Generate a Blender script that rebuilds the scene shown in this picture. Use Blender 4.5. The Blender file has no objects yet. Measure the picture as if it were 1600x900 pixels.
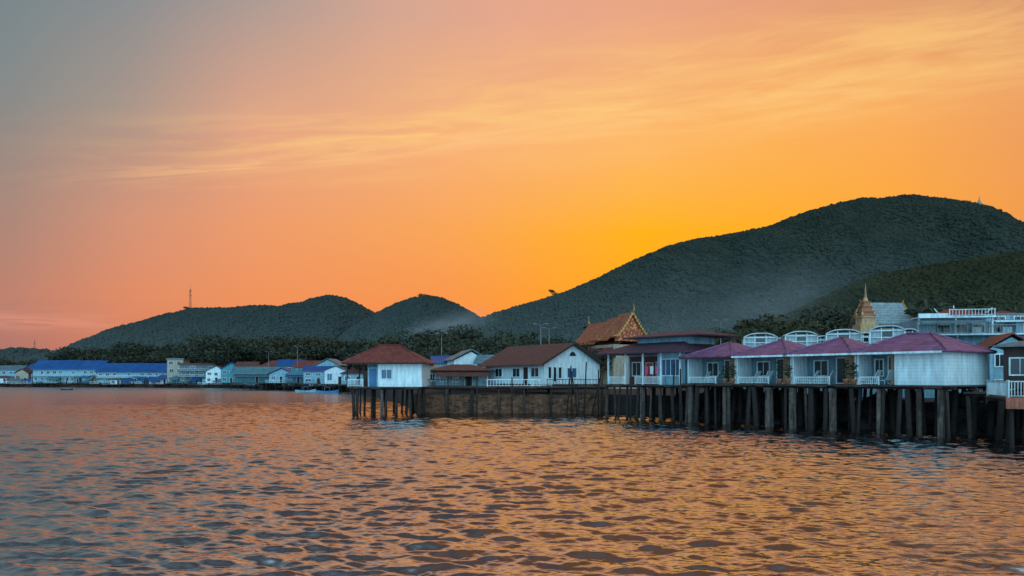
import bpy, math, random, bmesh
import numpy as np
from mathutils import Vector, Matrix, noise as mnoise
from mathutils.geometry import tessellate_polygon
random.seed(7); rng=np.random.default_rng(7)
F=1155.0; H=4.2
def X(px,d): return (px-800)/F*d
def Zp(py,d): return H+(590-py)/F*d
COL=bpy.context.scene.collection
def lin(c):
    return tuple(((v/255)/12.92 if v/255<=0.04045 else ((v/255+0.055)/1.055)**2.4) for v in c)
# ---------------------------------------------------------------- materials
MATS={}
def M(name,col,rough=.8,var=.25,scale=2.0,bump=.15,kind=None,p=1.0,col2=None,metal=0,dirt=0.0):
    if name in MATS: return MATS[name]
    m=bpy.data.materials.new(name); m.use_nodes=True
    nt=m.node_tree; N=nt.nodes; L=nt.links; b=N['Principled BSDF']
    tc=N.new('ShaderNodeTexCoord')
    no=N.new('ShaderNodeTexNoise'); no.inputs['Scale'].default_value=scale; no.inputs['Detail'].default_value=6; no.inputs['Roughness'].default_value=.65
    L.new(tc.outputs['Object'],no.inputs['Vector'])
    cr=N.new('ShaderNodeValToRGB'); e=cr.color_ramp.elements
    c1=[max(0,c*(1-var)) for c in col]; c2=[min(1,c*(1+var)) for c in (col2 or col)]
    e[0].position=.32; e[0].color=(*c1,1); e[1].position=.68; e[1].color=(*c2,1)
    L.new(no.outputs['Fac'],cr.inputs['Fac'])
    out=cr.outputs['Color']; height=no.outputs['Fac']
    def mul(a,bb,mode='MULTIPLY',f=1):
        mx=N.new('ShaderNodeMix'); mx.data_type='RGBA'; mx.blend_type=mode; mx.inputs['Factor'].default_value=f
        L.new(a,mx.inputs['A']); L.new(bb,mx.inputs['B']); return mx.outputs['Result']
    if kind in('tile','siding','plank'):
        sp=N.new('ShaderNodeSeparateXYZ'); L.new(tc.outputs['Object'],sp.inputs[0])
        mu=N.new('ShaderNodeMath'); mu.operation='MULTIPLY'; mu.inputs[1].default_value=p; L.new(sp.outputs['X' if kind=='plank' else 'Z'],mu.inputs[0])
        fr=N.new('ShaderNodeMath'); fr.operation='FRACT'; L.new(mu.outputs[0],fr.inputs[0])
        r2=N.new('ShaderNodeValToRGB'); ee=r2.color_ramp.elements
        dk={'tile':.5,'siding':.80,'plank':.45}[kind]
        ee[0].position=.0; ee[0].color=(dk,dk,dk,1); ee[1].position=.28; ee[1].color=(1,1,1,1)
        L.new(fr.outputs[0],r2.inputs['Fac']); out=mul(out,r2.outputs['Color'])
        ad=N.new('ShaderNodeMath'); ad.operation='ADD'; L.new(r2.outputs['Color'],ad.inputs[0]); L.new(no.outputs['Fac'],ad.inputs[1]); height=ad.outputs[0]
        if kind=='tile':
            vo=N.new('ShaderNodeTexVoronoi'); vo.inputs['Scale'].default_value=3.2; L.new(tc.outputs['Object'],vo.inputs['Vector'])
            hs=N.new('ShaderNodeRGBToBW'); L.new(vo.outputs['Color'],hs.inputs[0]); out=mul(out,hs.outputs[0],'OVERLAY',.25)
    if dirt>0:
        mp=N.new('ShaderNodeMapping'); mp.inputs['Scale'].default_value=(2.2,2.2,.35); L.new(tc.outputs['Object'],mp.inputs[0])
        n2=N.new('ShaderNodeTexNoise'); n2.inputs['Scale'].default_value=1.6; n2.inputs['Detail'].default_value=8; n2.inputs['Roughness'].default_value=.7; L.new(mp.outputs[0],n2.inputs['Vector'])
        r3=N.new('ShaderNodeValToRGB'); r3.color_ramp.elements[0].position=.38; r3.color_ramp.elements[0].color=(1-dirt,)*3+(1,); r3.color_ramp.elements[1].position=.6
        L.new(n2.outputs['Fac'],r3.inputs['Fac']); out=mul(out,r3.outputs['Color'])
    if kind=='ornate':
        vo=N.new('ShaderNodeTexVoronoi'); vo.inputs['Scale'].default_value=p; L.new(tc.outputs['Object'],vo.inputs['Vector'])
        r3=N.new('ShaderNodeValToRGB'); r3.color_ramp.elements[0].position=.3; r3.color_ramp.elements[0].color=(.60,.31,.09,1); r3.color_ramp.elements[1].position=.5; r3.color_ramp.elements[1].color=(.28,.06,.03,1)
        L.new(vo.outputs['Distance'],r3.inputs['Fac']); out=r3.outputs['Color']; height=vo.outputs['Distance']
    L.new(out,b.inputs['Base Color'])
    b.inputs['Roughness'].default_value=rough; b.inputs['Metallic'].default_value=metal
    bu=N.new('ShaderNodeBump'); bu.inputs['Strength'].default_value=min(1,bump*2); bu.inputs['Distance'].default_value=.05
    L.new(height,bu.inputs['Height']); L.new(bu.outputs[0],b.inputs['Normal'])
    MATS[name]=m; return m
WHITE=M('white_paint',(.60,.80,.86),.6,.06,1.5,.05,dirt=.38)
WSIDE=M('white_siding',(.58,.79,.86),.55,.06,1.2,.15,'siding',4.2,dirt=.3)
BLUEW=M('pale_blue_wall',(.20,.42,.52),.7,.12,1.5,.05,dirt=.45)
PORCH=M('shaded_porch_wall',(.13,.27,.33),.7,.15,1.5,.05,dirt=.4)  # porch shade put into the wall colour, a darker take on the pale blue
TURQ=M('turquoise_wall',(.045,.26,.34),.7,.12,1.5,.05,dirt=.45)
CREAM=M('cream_wall',(.38,.35,.27),.8,.12,1.0,.05,dirt=.5)
GREYW=M('grey_wall',(.13,.18,.21),.8,.2,1.0,.05,dirt=.5)
PURP=M('purple_roof_tiles',(.175,.075,.165),.55,.35,1.2,.4,'tile',5.5)
BROWNR=M('brown_roof_tiles',(.10,.036,.03),.65,.3,1.5,.4,'tile',4.5)
REDR=M('red_roof_tiles',(.16,.036,.028),.65,.3,1.2,.4,'tile',4.0)
DARKR=M('dark_maroon_roof',(.050,.024,.045),.65,.3,1.2,.4,'tile',5)
ORANGER=M('orange_temple_tiles',(.28,.078,.034),.6,.3,1.0,.3,'tile',2.5)
BLUER=M('blue_metal_roof',(.006,.080,.27),.5,.3,.3,.1,dirt=.35)
TEALR=M('grey_teal_roof',(.07,.22,.27),.5,.25,.6,.1,'tile',2,dirt=.35)
GREYR=M('grey_metal_roof',(.10,.17,.20),.55,.3,.6,.1,dirt=.45)
WOOD=M('weathered_wood',(.045,.03,.026),.85,.45,3,.4,'plank',5)
WOODD=M('dark_wood',(.018,.012,.011),.85,.4,3,.4)
PILEM=M('barnacled_pile',(.016,.012,.011),.9,.6,4,.8,dirt=.6)
PILEW=M('worn_brown_pile',(.050,.036,.030),.9,.6,3,.8,dirt=.75)
CONC=M('pile_concrete',(.10,.082,.072),.9,.5,2.5,.6,dirt=.8)
REDW=M('red_brown_wall',(.14,.04,.036),.8,.25,1.5,.1,dirt=.3)
GLASS=M('dark_glass',(.015,.025,.03),.15,.3,.7,.02)
BGLASS=M('blue_window_glass',(.025,.09,.18),.15,.3,.7,.02)
PANEL=M('translucent_grey_panel',(.30,.43,.47),.4,.2,1.2,.05,dirt=.5)
CURT=M('beige_curtain',(.38,.26,.16),.9,.2,3,.1,'plank',6)
STONE=M('brown_stone_wall',(.11,.052,.027),.9,.6,1.6,.9,dirt=.5)
ROCK=M('dark_rock',(.010,.008,.008),.9,.5,1.5,.8)
GOLD=M('gold_trim',(.50,.26,.08),.5,.25,5,.2)
PGOLD=M('pale_gold_plaster',(.48,.32,.17),.6,.25,2,.2,dirt=.4)
ORN=M('ornate_gold_red_gable',(.6,.3,.1),.45,.3,5,.4,'ornate',2.2)
TERRA=M('terracotta',(.30,.13,.07),.8,.3,6,.2)
LEAF=M('leaf_green',(.022,.045,.02),.7,.5,3,.1)
CROWN=M('tree_foliage',(.009,.019,.014),.8,.7,.9,.1,col2=(.028,.040,.020))
CROWN2=M('tree_foliage_olive',(.015,.022,.011),.8,.6,.9,.1,col2=(.044,.046,.020))
BARK=M('tree_bark',(.05,.036,.028),.9,.4,4,.5)
METAL=M('galvanised_metal',(.16,.18,.19),.5,.2,4,.05,metal=.4)
FABRIC=M('white_canopy_fabric',(.44,.60,.65),.6,.1,1.5,.08,dirt=.4)
RUST=M('rust_orange_paint',(.36,.11,.06),.7,.35,3,.2,dirt=.5)
PINK=M('pink_cloth',(.6,.10,.22),.9,.3,3,.2)
RED=M('red_paint',(.45,.04,.03),.6,.2,3,.1)
BLUEP=M('blue_paint',(.04,.20,.42),.6,.2,3,.1)
DBROWN=M('dark_brown_wall',(.035,.022,.02),.8,.3,1.5,.1,dirt=.4)
TSTEEL=M('tower_steel',(.18,.07,.06),.6,.2,.2,.05)
GRD=M('shore_ground',(.014,.011,.010),.95,.5,.6,.6)
# ---------------------------------------------------------------- mesh builder
class MB:
    def __init__(s): s.v=[]; s.f=[]; s.m=[]; s.sm=[]
    def add(s,vs,fs,mi=0,smooth=False):
        o=len(s.v); s.v+= [tuple(v) for v in vs]
        for f in fs: s.f.append(tuple(i+o for i in f)); s.m.append(mi); s.sm.append(smooth)
        return s
    def box(s,x0,x1,y0,y1,z0,z1,mi=0):
        return s.add([(x0,y0,z0),(x1,y0,z0),(x1,y1,z0),(x0,y1,z0),(x0,y0,z1),(x1,y0,z1),(x1,y1,z1),(x0,y1,z1)],
            [(0,3,2,1),(4,5,6,7),(0,1,5,4),(1,2,6,5),(2,3,7,6),(3,0,4,7)],mi)
    def cyl(s,p0,p1,r0,r1=None,n=8,mi=0,smooth=True):
        if r1 is None: r1=r0
        p0=Vector(p0);p1=Vector(p1); d=(p1-p0).normalized()
        a=d.orthogonal().normalized(); b=d.cross(a)
        vs=[];fs=[]
        for p,r in((p0,r0),(p1,r1)):
            for i in range(n):
                t=2*math.pi*i/n; vs.append(p+a*math.cos(t)*r+b*math.sin(t)*r)
        for i in range(n): fs.append((i,(i+1)%n,n+(i+1)%n,n+i))
        s.add(vs,fs,mi,smooth); o=len(s.v)-2*n
        s.f.append(tuple(o+i for i in range(n))[::-1]); s.f.append(tuple(o+n+i for i in range(n))); s.m+=[mi,mi]; s.sm+=[False,False]
        return s
    def lathe(s,prof,cx=0,cy=0,n=12,mi=0,sq=False):
        vs=[];fs=[]
        for r,z in prof:
            for i in range(n):
                t=2*math.pi*(i+.5)/n; vs.append((cx+r*math.cos(t),cy+r*math.sin(t),z))
        for k in range(len(prof)-1):
            for i in range(n):
                fs.append((k*n+i,k*n+(i+1)%n,(k+1)*n+(i+1)%n,(k+1)*n+i))
        fs.append(tuple(range(n))[::-1]); fs.append(tuple((len(prof)-1)*n+i for i in range(n)))
        return s.add(vs,fs,mi,not sq)
    def hip(s,x0,x1,y0,y1,z0,z1,th=.12,mi=0,ridge=None):
        W=x1-x0; D=y1-y0
        if ridge is None:
            if W>=D: i=D/2*.92; ra=(x0+i,(y0+y1)/2); rb=(x1-i,(y0+y1)/2)
            else: i=W/2*.92; ra=((x0+x1)/2,y0+i); rb=((x0+x1)/2,y1-i)
        else: ra,rb=ridge
        v=[(x0,y0,z0),(x1,y0,z0),(x1,y1,z0),(x0,y1,z0),(x0,y0,z0+th),(x1,y0,z0+th),(x1,y1,z0+th),(x0,y1,z0+th),(*ra,z1),(*rb,z1)]
        f=[(0,3,2,1),(0,1,5,4),(1,2,6,5),(2,3,7,6),(3,0,4,7)]
        if abs(ra[0]-rb[0])>=abs(ra[1]-rb[1]): f+=[(4,5,9,8),(5,6,9),(6,7,8,9),(7,4,8)]
        else: f+=[(4,5,8),(5,6,9,8),(6,7,9),(7,4,8,9)]
        return s.add(v,f,mi)
    def gable(s,x0,x1,y0,y1,z0,rise,th=.14,axis='x',mi=0):
        if axis=='x':
            c=(y0+y1)/2; pr=[(y0,z0),(c,z0+rise),(y1,z0),(y1,z0+th),(c,z0+rise+th),(y0,z0+th)]
            v=[(x0,a,b) for a,b in pr]+[(x1,a,b) for a,b in pr]
        else:
            c=(x0+x1)/2; pr=[(x0,z0),(c,z0+rise),(x1,z0),(x1,z0+th),(c,z0+rise+th),(x0,z0+th)]
            v=[(a,y0,b) for a,b in pr]+[(a,y1,b) for a,b in pr]
        f=[(0,1,4,5),(1,2,3,4),(6,11,10,7),(7,10,9,8)]+[(i,6+i,6+(i+1)%6,(i+1)%6) for i in range(6)]
        return s.add(v,f,mi)
    def prism(s,x0,x1,y0,y1,z0,z1,axis='x',mi=0):
        if axis=='x':
            c=(y0+y1)/2; v=[(x0,y0,z0),(x0,y1,z0),(x0,c,z1),(x1,y0,z0),(x1,y1,z0),(x1,c,z1)]
        else:
            c=(x0+x1)/2; v=[(x0,y0,z0),(x1,y0,z0),(c,y0,z1),(x0,y1,z0),(x1,y1,z0),(c,y1,z1)]
        return s.add(v,[(0,1,2),(3,5,4),(0,3,4,1),(1,4,5,2),(2,5,3,0)],mi)
    def mesh(s,name,mats):
        me=bpy.data.meshes.new(name); me.from_pydata(s.v,[],s.f)
        for m in (mats if isinstance(mats,(list,tuple)) else [mats]): me.materials.append(m)
        me.polygons.foreach_set('material_index',s.m); me.polygons.foreach_set('use_smooth',s.sm)
        me.update()
        b=bmesh.new(); b.from_mesh(me); bmesh.ops.recalc_face_normals(b,faces=b.faces); b.to_mesh(me); b.free()
        return me
    def obj(s,name,mats,parent=None,label=None):
        o=bpy.data.objects.new(name,s.mesh(name,mats)); COL.objects.link(o)
        if parent: o.parent=parent
        if label: o['label']=label
        return o
def tag(o,label,cat,group=None):
    o['label']=label; o['category']=cat
    if group: o['group']=group
    return o
def thing(name,label,cat,loc,rot=0,group=None):
    e=bpy.data.objects.new(name,None); e.empty_display_size=.3; COL.objects.link(e)
    e.location=loc; e.rotation_euler=(0,0,rot); return tag(e,label,cat,group)
def copyth(src,loc,rot=None,scale=None):
    n=src.copy(); COL.objects.link(n); n.location=loc
    if rot is not None: n.rotation_euler=(0,0,rot)
    if scale: n.scale=(scale,)*3 if not isinstance(scale,tuple) else scale
    for c in list(src.children):
        k=c.copy(); COL.objects.link(k); k.parent=n
        for g in list(c.children):
            q=g.copy(); COL.objects.link(q); q.parent=k
    return n
def window(par,x0,x1,z0,z1,y=0,side=None,glass=GLASS,frame=WHITE,bars=1):
    a=MB(); b=MB(); t=.07
    def bx(mb,u0,u1,w0,w1,za,zb):
        if side is None: mb.box(u0,u1,y-w1,y-w0,za,zb)
        elif side=='R': mb.box(y+w0,y+w1,u0,u1,za,zb)
        else: mb.box(y-w1,y-w0,u0,u1,za,zb)
    bx(a,x0+t*.5,x1-t*.5,.005,.03,z0+t*.5,z1-t*.5)
    bx(b,x0-t,x0+t*.5-.0,.0051,.08,z0-t,z1+t); bx(b,x1-t*.5+.0,x1+t,.0052,.08,z0-t,z1+t)
    bx(b,x0+t*.5,x1-t*.5,.0053,.078,z1-t*.5+.002,z1+t*.98); bx(b,x0+t*.5,x1-t*.5,.0054,.078,z0-t*.98,z0+t*.5-.002)
    for i in range(bars):
        c=x0+(x1-x0)*(i+1)/(bars+1); bx(b,c-.025,c+.025,.032,.06,z0+t*.5-.002,z1-t*.5+.002)
    w=a.obj('window',glass,par)
    b.obj('frame',frame,w); return w
def door(par,x0,x1,z1,y=0,side=None,mat=WOODD,z0=.02):
    a=MB(); h=MB(); f=MB()
    def bx(mb,u0,u1,w0,w1,za,zb):
        if side is None: mb.box(u0,u1,y-w1,y-w0,za,zb)
        elif side=='R': mb.box(y+w0,y+w1,u0,u1,za,zb)
        else: mb.box(y-w1,y-w0,u0,u1,za,zb)
    bx(a,x0,x1,.004,.05,z0,z1)
    for k in range(2): bx(a,x0+.12,x1-.12,.052,.07,z0+.2+k*.95,z0+.95+k*.85)
    bx(f,x0-.08,x0-.003,.004,.09,z0,z1+.08); bx(f,x1+.003,x1+.08,.004,.09,z0,z1+.08); bx(f,x0-.003,x1+.003,.004,.088,z1+.003,z1+.078)
    d=a.obj('door',mat,par); f.obj('frame',WHITE,d); bx(h,x1-.14,x1-.09,.052,.1,z0+.95,z0+1.08); h.obj('handle',METAL,d)
def railing(par,x0,x1,y,z0,h=.9,mat=WHITE,along='x',step=.16,name='railing'):
    a=MB(); L=x1-x0; n=max(2,int(L/step))
    def bx(u0,u1,w0,w1,za,zb):
        if along=='x': a.box(u0,u1,y+w0,y+w1,za,zb)
        else: a.box(y+w0,y+w1,u0,u1,za,zb)
    bx(x0,x1,-.04,.04,z0+h-.07,z0+h); bx(x0,x1,-.03,.03,z0+.08,z0+.13)
    for i in range(n+1):
        u=x0+.03+(L-.06)*i/n; bx(u-.022,u+.022,-.02,.02,z0+.131,z0+h-.071)
    for u in(x0+.001,x1-.081): bx(u,u+.08,-.045,.045,z0,z0+h+.05)
    return a.obj(name,mat,par)
R=random.uniform
def house(label,cat,px,d,z,w,dep,h,rot=0,roof='hip',rmat=BLUER,wmat=WHITE,rise=1.5,over=.5,storeys=1,nwin=3,wins=True,doors=1,name='house',balc=False,glass=GLASS,sidewin=True,group=None,stilts=0,wfill=.55,awn=None):
    e=thing(name,label,cat,(X(px,d),d,z),rot,group)
    a=MB(); a.box(-w/2,w/2,0,dep,0,h)
    if roof=='gabley': a.prism(-w/2,w/2,.001,dep-.001,h,h+rise*w/(w+2*over)-.03,'y')
    if roof=='gablex': a.prism(-w/2+.001,w/2-.001,0,dep,h,h+rise*dep/(dep+2*over)-.03,'x')
    a.obj('wall',wmat,e)
    r=MB(); x0,x1,y0,y1=-w/2-over,w/2+over,-over,dep+over
    if roof=='hip': r.hip(x0,x1,y0,y1,h+.005,h+rise)
    elif roof=='gablex': r.gable(x0,x1,y0,y1,h-.02,rise,axis='x')
    elif roof=='gabley': r.gable(x0,x1,y0,y1,h-.02,rise,axis='y')
    elif roof=='flat': r.box(x0,x1,y0,y1,h+.004,h+.25); r.box(x0,x1,y0,y0+.15,h+.2501,h+.25+rise*.4)
    elif roof=='shed':
        r.add([(x0,y0,h),(x1,y0,h),(x1,y1,h+rise),(x0,y1,h+rise),(x0,y0,h+.12),(x1,y0,h+.12),(x1,y1,h+rise+.12),(x0,y1,h+rise+.12)],[(0,3,2,1),(4,5,6,7),(0,1,5,4),(1,2,6,5),(2,3,7,6),(3,0,4,7)])
    ro=r.obj('roof',rmat,e)
    if roof=='gablex':
        rc=MB(); rc.cyl((x0,(y0+y1)/2,h+rise+.11),(x1,(y0+y1)/2,h+rise+.11),.12,n=6); rc.obj('ridge_cap',rmat,ro)
    sh=h/storeys
    for s in range(storeys):
        zb=s*sh
        if wins:
            for i in range(nwin):
                c=-w/2+w*(i+.5)/nwin+R(-.2,.2)
                if s==0 and doors and i==nwin//2:
                    door(e,c-.45,c+.45,min(2.1,sh-.2)); continue
                if random.random()<.14 and nwin>3: continue
                ww=min(w/nwin*wfill,2.2)*R(.75,1.15)
                window(e,c-ww/2,c+ww/2,zb+sh*R(.26,.4),zb+sh*.78,glass=glass if random.random()<.7 else BGLASS)
            if sidewin:
                for sd in('L','R'): window(e,dep*.35,dep*.65,zb+sh*.32,zb+sh*.78,y=-w/2 if sd=='L' else w/2,side=sd,glass=glass)
        if balc and s>0:
            b=MB(); b.box(-w/2+.05,w/2-.05,-1.2,-.004,zb-.15,zb)
            for k in range(int(w/3)+1):
                xx=-w/2+.1+(w-.3)*k/max(1,int(w/3)); b.box(xx,xx+.12,-1.18,-1.06,0,zb-.151)
            b.obj('balcony',wmat,e); railing(e,-w/2+.05,w/2-.05,-1.1,zb+.002,.9,step=.4)
    if awn:
        b=MB(); zt=h/storeys*.98; b.add([(-w/2,-2.2,zt-.7),(w/2,-2.2,zt-.7),(w/2,-.01,zt),(-w/2,-.01,zt),(-w/2,-2.2,zt-.6),(w/2,-2.2,zt-.6),(w/2,-.01,zt+.1),(-w/2,-.01,zt+.1)],[(0,3,2,1),(4,5,6,7),(0,1,5,4),(1,2,6,5),(2,3,7,6),(3,0,4,7)])
        for k in range(3): xx=-w/2+.1+(w-.3)*k/2; b.box(xx,xx+.1,-2.15,-2.05,-.2,zt-.68)
        b.obj('awning',awn,e)
    if stilts:
        s_=MB(); s_.box(-w/2-.6,w/2+.6,-2.4,dep+.3,-.25,-.006); s_.obj('deck',WOOD,e)
        nx=max(3,int(w/1.8))
        for i in range(nx):
            for yy in(-2.2,dep*.5):
                p=MB(); xx=-w/2-.4+(w+.8)*i/(nx-1)+R(-.15,.15); p.cyl((xx,yy,-z-1.2),(xx,yy,-.251),.14,.12,6); p.obj('stilt',PILEM,e)
        railing(e,-w/2-.5,w/2*R(-.2,1),-2.3,-.005,.9,step=.4,mat=WHITE if random.random()<.5 else WOODD)
    return e
# ================================================================= SKY / WORLD
sc=bpy.context.scene
world=bpy.data.worlds.new("World"); sc.world=world; world.use_nodes=True
nt=world.node_tree; N=nt.nodes; L=nt.links
bg=N['Background']
tc=N.new('ShaderNodeTexCoord')
nv=N.new('ShaderNodeVectorMath'); nv.operation='NORMALIZE'; L.new(tc.outputs['Generated'],nv.inputs[0])
sp=N.new('ShaderNodeSeparateXYZ'); L.new(nv.outputs[0],sp.inputs[0])
def math_(op,a,b=None,c=None,clamp=False):
    n=N.new('ShaderNodeMath'); n.operation=op; n.use_clamp=clamp
    for i,q in enumerate((a,b,c)):
        if q is None: continue
        if isinstance(q,(int,float)): n.inputs[i].default_value=q
        else: L.new(q,n.inputs[i])
    return n.outputs[0]
az=math_('ARCTAN2',sp.outputs['X'],sp.outputs['Y'])
el=math_('MULTIPLY',math_('ARCSINE',sp.outputs['Z']),180/math.pi)
azf=math_('MULTIPLY_ADD',az,1/(2*math.pi),.5)
def azp(px): return math.atan((px-800)/F)/(2*math.pi)+.5
BACK=(178,226,250); SIDEL=(110,140,160); SIDER=(150,140,138)
rows=[
 (0,  {0:(168,112,106),200:(206,120,94),400:(228,126,82),700:(240,128,72),850:(246,138,54),1000:(252,148,28),1200:(248,146,34),1600:(216,128,70)}),
 (5.5,{0:(188,130,112),200:(224,140,102),400:(240,146,92),700:(249,148,74),850:(254,156,42),1000:(255,164,4),1200:(255,162,14),1600:(236,148,62)}),
 (11, {0:(166,136,124),200:(212,148,120),400:(238,156,108),700:(250,165,86),850:(254,171,58),1000:(255,178,22),1200:(255,174,38),1400:(253,168,58),1600:(243,158,80)}),
 (18, {0:(132,138,138),200:(168,150,138),400:(226,165,134),700:(248,177,120),850:(251,181,114),1000:(253,184,106),1200:(252,178,94),1400:(249,172,94),1600:(237,160,100)}),
 (26, {0:(112,132,140),200:(130,140,146),400:(172,155,148),600:(212,166,146),800:(230,168,140),1000:(234,166,132),1200:(230,160,124),1400:(218,154,118),1600:(196,142,116)}),
 (46, {0:(70,76,86),400:(84,76,78),800:(112,80,62),1000:(120,82,54),1200:(118,80,50),1600:(100,76,60)}),
]
def ramp(d,back):
    r=N.new('ShaderNodeValToRGB'); cr=r.color_ramp; L.new(azf,r.inputs['Fac'])
    st=[(0.0,back),(.22,SIDEL)]+[(azp(p),c) for p,c in sorted(d.items())]+[(.78,SIDER),(1.0,back)]
    cr.elements[0].position=0; cr.elements[0].color=(*lin(st[0][1]),1)
    cr.elements[1].position=1; cr.elements[1].color=(*lin(st[-1][1]),1)
    for p,c in st[1:-1]:
        e=cr.elements.new(p); e.color=(*lin(c),1)
    return r.outputs['Color']
cur=None; pe=None
for e_,d_ in rows:
    c=ramp(d_,BACK)
    if cur is None: cur=c
    else:
        mr=N.new('ShaderNodeMapRange'); mr.interpolation_type='LINEAR'
        mr.inputs['From Min'].default_value=pe if e_<40 else 28; mr.inputs['From Max'].default_value=e_; L.new(el,mr.inputs['Value'])
        mx=N.new('ShaderNodeMix'); mx.data_type='RGBA'; L.new(mr.outputs[0],mx.inputs['Factor']); L.new(cur,mx.inputs['A']); L.new(c,mx.inputs['B']); cur=mx.outputs['Result']
    pe=e_
mr=N.new('ShaderNodeMapRange'); mr.inputs['From Min'].default_value=50; mr.inputs['From Max'].default_value=88; L.new(el,mr.inputs['Value'])
mx=N.new('ShaderNodeMix'); mx.data_type='RGBA'; L.new(mr.outputs[0],mx.inputs['Factor']); L.new(cur,mx.inputs['A']); mx.inputs['B'].default_value=(*lin((92,98,108)),1); cur=mx.outputs['Result']
def cloud(cur,c0,c1,c2,wid,sx,sy,col,amt,seed,azc,azw,lo=.42,hi=.72):
    base=math_('ADD',math_('ADD',math_('MULTIPLY',az,c1),math_('MULTIPLY',math_('MULTIPLY',az,az),c2)),c0)
    v=math_('SUBTRACT',el,base)
    g=math_('POWER',2.718,math_('MULTIPLY',math_('POWER',math_('ABSOLUTE',math_('DIVIDE',v,wid)),2.0),-1))
    ga=math_('POWER',2.718,math_('MULTIPLY',math_('POWER',math_('ABSOLUTE',math_('DIVIDE',math_('SUBTRACT',az,azc),azw)),4.0),-1))
    cb=N.new('ShaderNodeCombineXYZ'); L.new(math_('MULTIPLY',az,sx),cb.inputs[0]); L.new(math_('MULTIPLY',v,sy),cb.inputs[1]); cb.inputs[2].default_value=seed
    n=N.new('ShaderNodeTexNoise'); n.inputs['Scale'].default_value=1; n.inputs['Detail'].default_value=10; n.inputs['Roughness'].default_value=.6; n.inputs['Distortion'].default_value=.7; L.new(cb.outputs[0],n.inputs['Vector'])
    m=N.new('ShaderNodeMapRange'); m.interpolation_type='SMOOTHSTEP'; m.inputs['From Min'].default_value=lo; m.inputs['From Max'].default_value=hi; L.new(n.outputs['Fac'],m.inputs['Value'])
    f=math_('MULTIPLY',math_('MULTIPLY',math_('MULTIPLY',g,ga),m.outputs[0]),amt,clamp=True)
    x=N.new('ShaderNodeMix'); x.data_type='RGBA'; L.new(f,x.inputs['Factor']); L.new(cur,x.inputs['A']); x.inputs['B'].default_value=(*lin(col),1); return x.outputs['Result']
cur=cloud(cur,18.8,4.0,-5.5,1.8,6,1.1,(255,207,128),.72,3.1,.10,.52,.36,.70)
cur=cloud(cur,20.8,4.0,-6.0,2.9,5.5,.7,(255,204,126),.70,8.3,.32,.42,.34,.72)
cur=cloud(cur,18.0,7.0,-4.0,.5,8,1.8,(254,198,136),.70,5.7,-.24,.28,.34,.68)
cur=cloud(cur,15.9,5.0,-3.0,.45,8,2.2,(252,190,122),.3,11.7,-.05,.40,.40,.7)
cur=cloud(cur,4.0,.5,0,.6,7,1.8,(236,156,130),.5,2.2,-.6,.12,.35,.6)
sky=N.new('ShaderNodeTexSky'); sky.sky_type='NISHITA'; sky.sun_disc=False
SUN_EL=math.radians(5.5); SUN_AZ=math.radians(11)
sky.sun_elevation=SUN_EL; sky.sun_rotation=SUN_AZ
back=N.new('ShaderNodeMapRange'); back.interpolation_type='SMOOTHSTEP'; back.inputs['From Min'].default_value=.1; back.inputs['From Max'].default_value=-.8; back.inputs['To Min'].default_value=1.0; back.inputs['To Max'].default_value=3.2
L.new(sp.outputs['Y'],back.inputs['Value'])
vm=N.new('ShaderNodeVectorMath'); vm.operation='SCALE'; L.new(cur,vm.inputs[0]); L.new(back.outputs[0],vm.inputs['Scale'])
v2=N.new('ShaderNodeVectorMath'); v2.operation='SCALE'; L.new(sky.outputs[0],v2.inputs[0]); v2.inputs['Scale'].default_value=.0005
va=N.new('ShaderNodeVectorMath'); va.operation='ADD'; L.new(vm.outputs[0],va.inputs[0]); L.new(v2.outputs[0],va.inputs[1])
L.new(va.outputs[0],bg.inputs['Color']); bg.inputs['Strength'].default_value=1.0
sl=bpy.data.lights.new('sun','SUN'); sl.energy=2.0; sl.angle=math.radians(.5); sl.color=(1,.55,.22)
so=bpy.data.objects.new('sun',sl); COL.objects.link(so)
dv=Vector((math.sin(SUN_AZ)*math.cos(SUN_EL),math.cos(SUN_AZ)*math.cos(SUN_EL),math.sin(SUN_EL)))
so.rotation_euler=dv.to_track_quat('Z','Y').to_euler(); so.location=(0,0,50)
cd=bpy.data.cameras.new('camera'); cam=bpy.data.objects.new('camera',cd); COL.objects.link(cam); sc.camera=cam
cd.lens=26; cd.sensor_width=36; cd.shift_y=140/1600; cd.clip_end=20000; cam.location=(0,0,H); cam.rotation_euler=(math.radians(90),0,0)
sc.view_settings.view_transform='Standard'; sc.view_settings.look='None'; sc.view_settings.exposure=0
# ================================================================= WATER
def npmesh(name,verts,faces,mat,smooth=True):
    me=bpy.data.meshes.new(name); nf=len(faces); k=faces.shape[1]
    me.vertices.add(len(verts)); me.vertices.foreach_set('co',verts.astype(np.float32).ravel())
    me.loops.add(nf*k); me.loops.foreach_set('vertex_index',faces.astype(np.int32).ravel())
    me.polygons.add(nf); me.polygons.foreach_set('loop_start',np.arange(0,nf*k,k,dtype=np.int32)); me.polygons.foreach_set('loop_total',np.full(nf,k,dtype=np.int32))
    me.polygons.foreach_set('use_smooth',np.full(nf,smooth)); me.materials.append(mat); me.update(calc_edges=True); me.validate()
    o=bpy.data.objects.new(name,me); COL.objects.link(o); return o
rs=[2.0]
while rs[-1]<13: rs.append(rs[-1]*1.02)
while rs[-1]<60: rs.append(rs[-1]*1.0022)
while rs[-1]<130: rs.append(rs[-1]*1.0035)
while rs[-1]<340: rs.append(rs[-1]*1.006)
while rs[-1]<9000: rs.append(rs[-1]*1.05)
rs=np.array(rs)
th=np.concatenate([np.linspace(-math.pi,-.70,50)[:-1],np.linspace(-.70,.70,860),np.linspace(.70,math.pi,50)[1:]])
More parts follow.
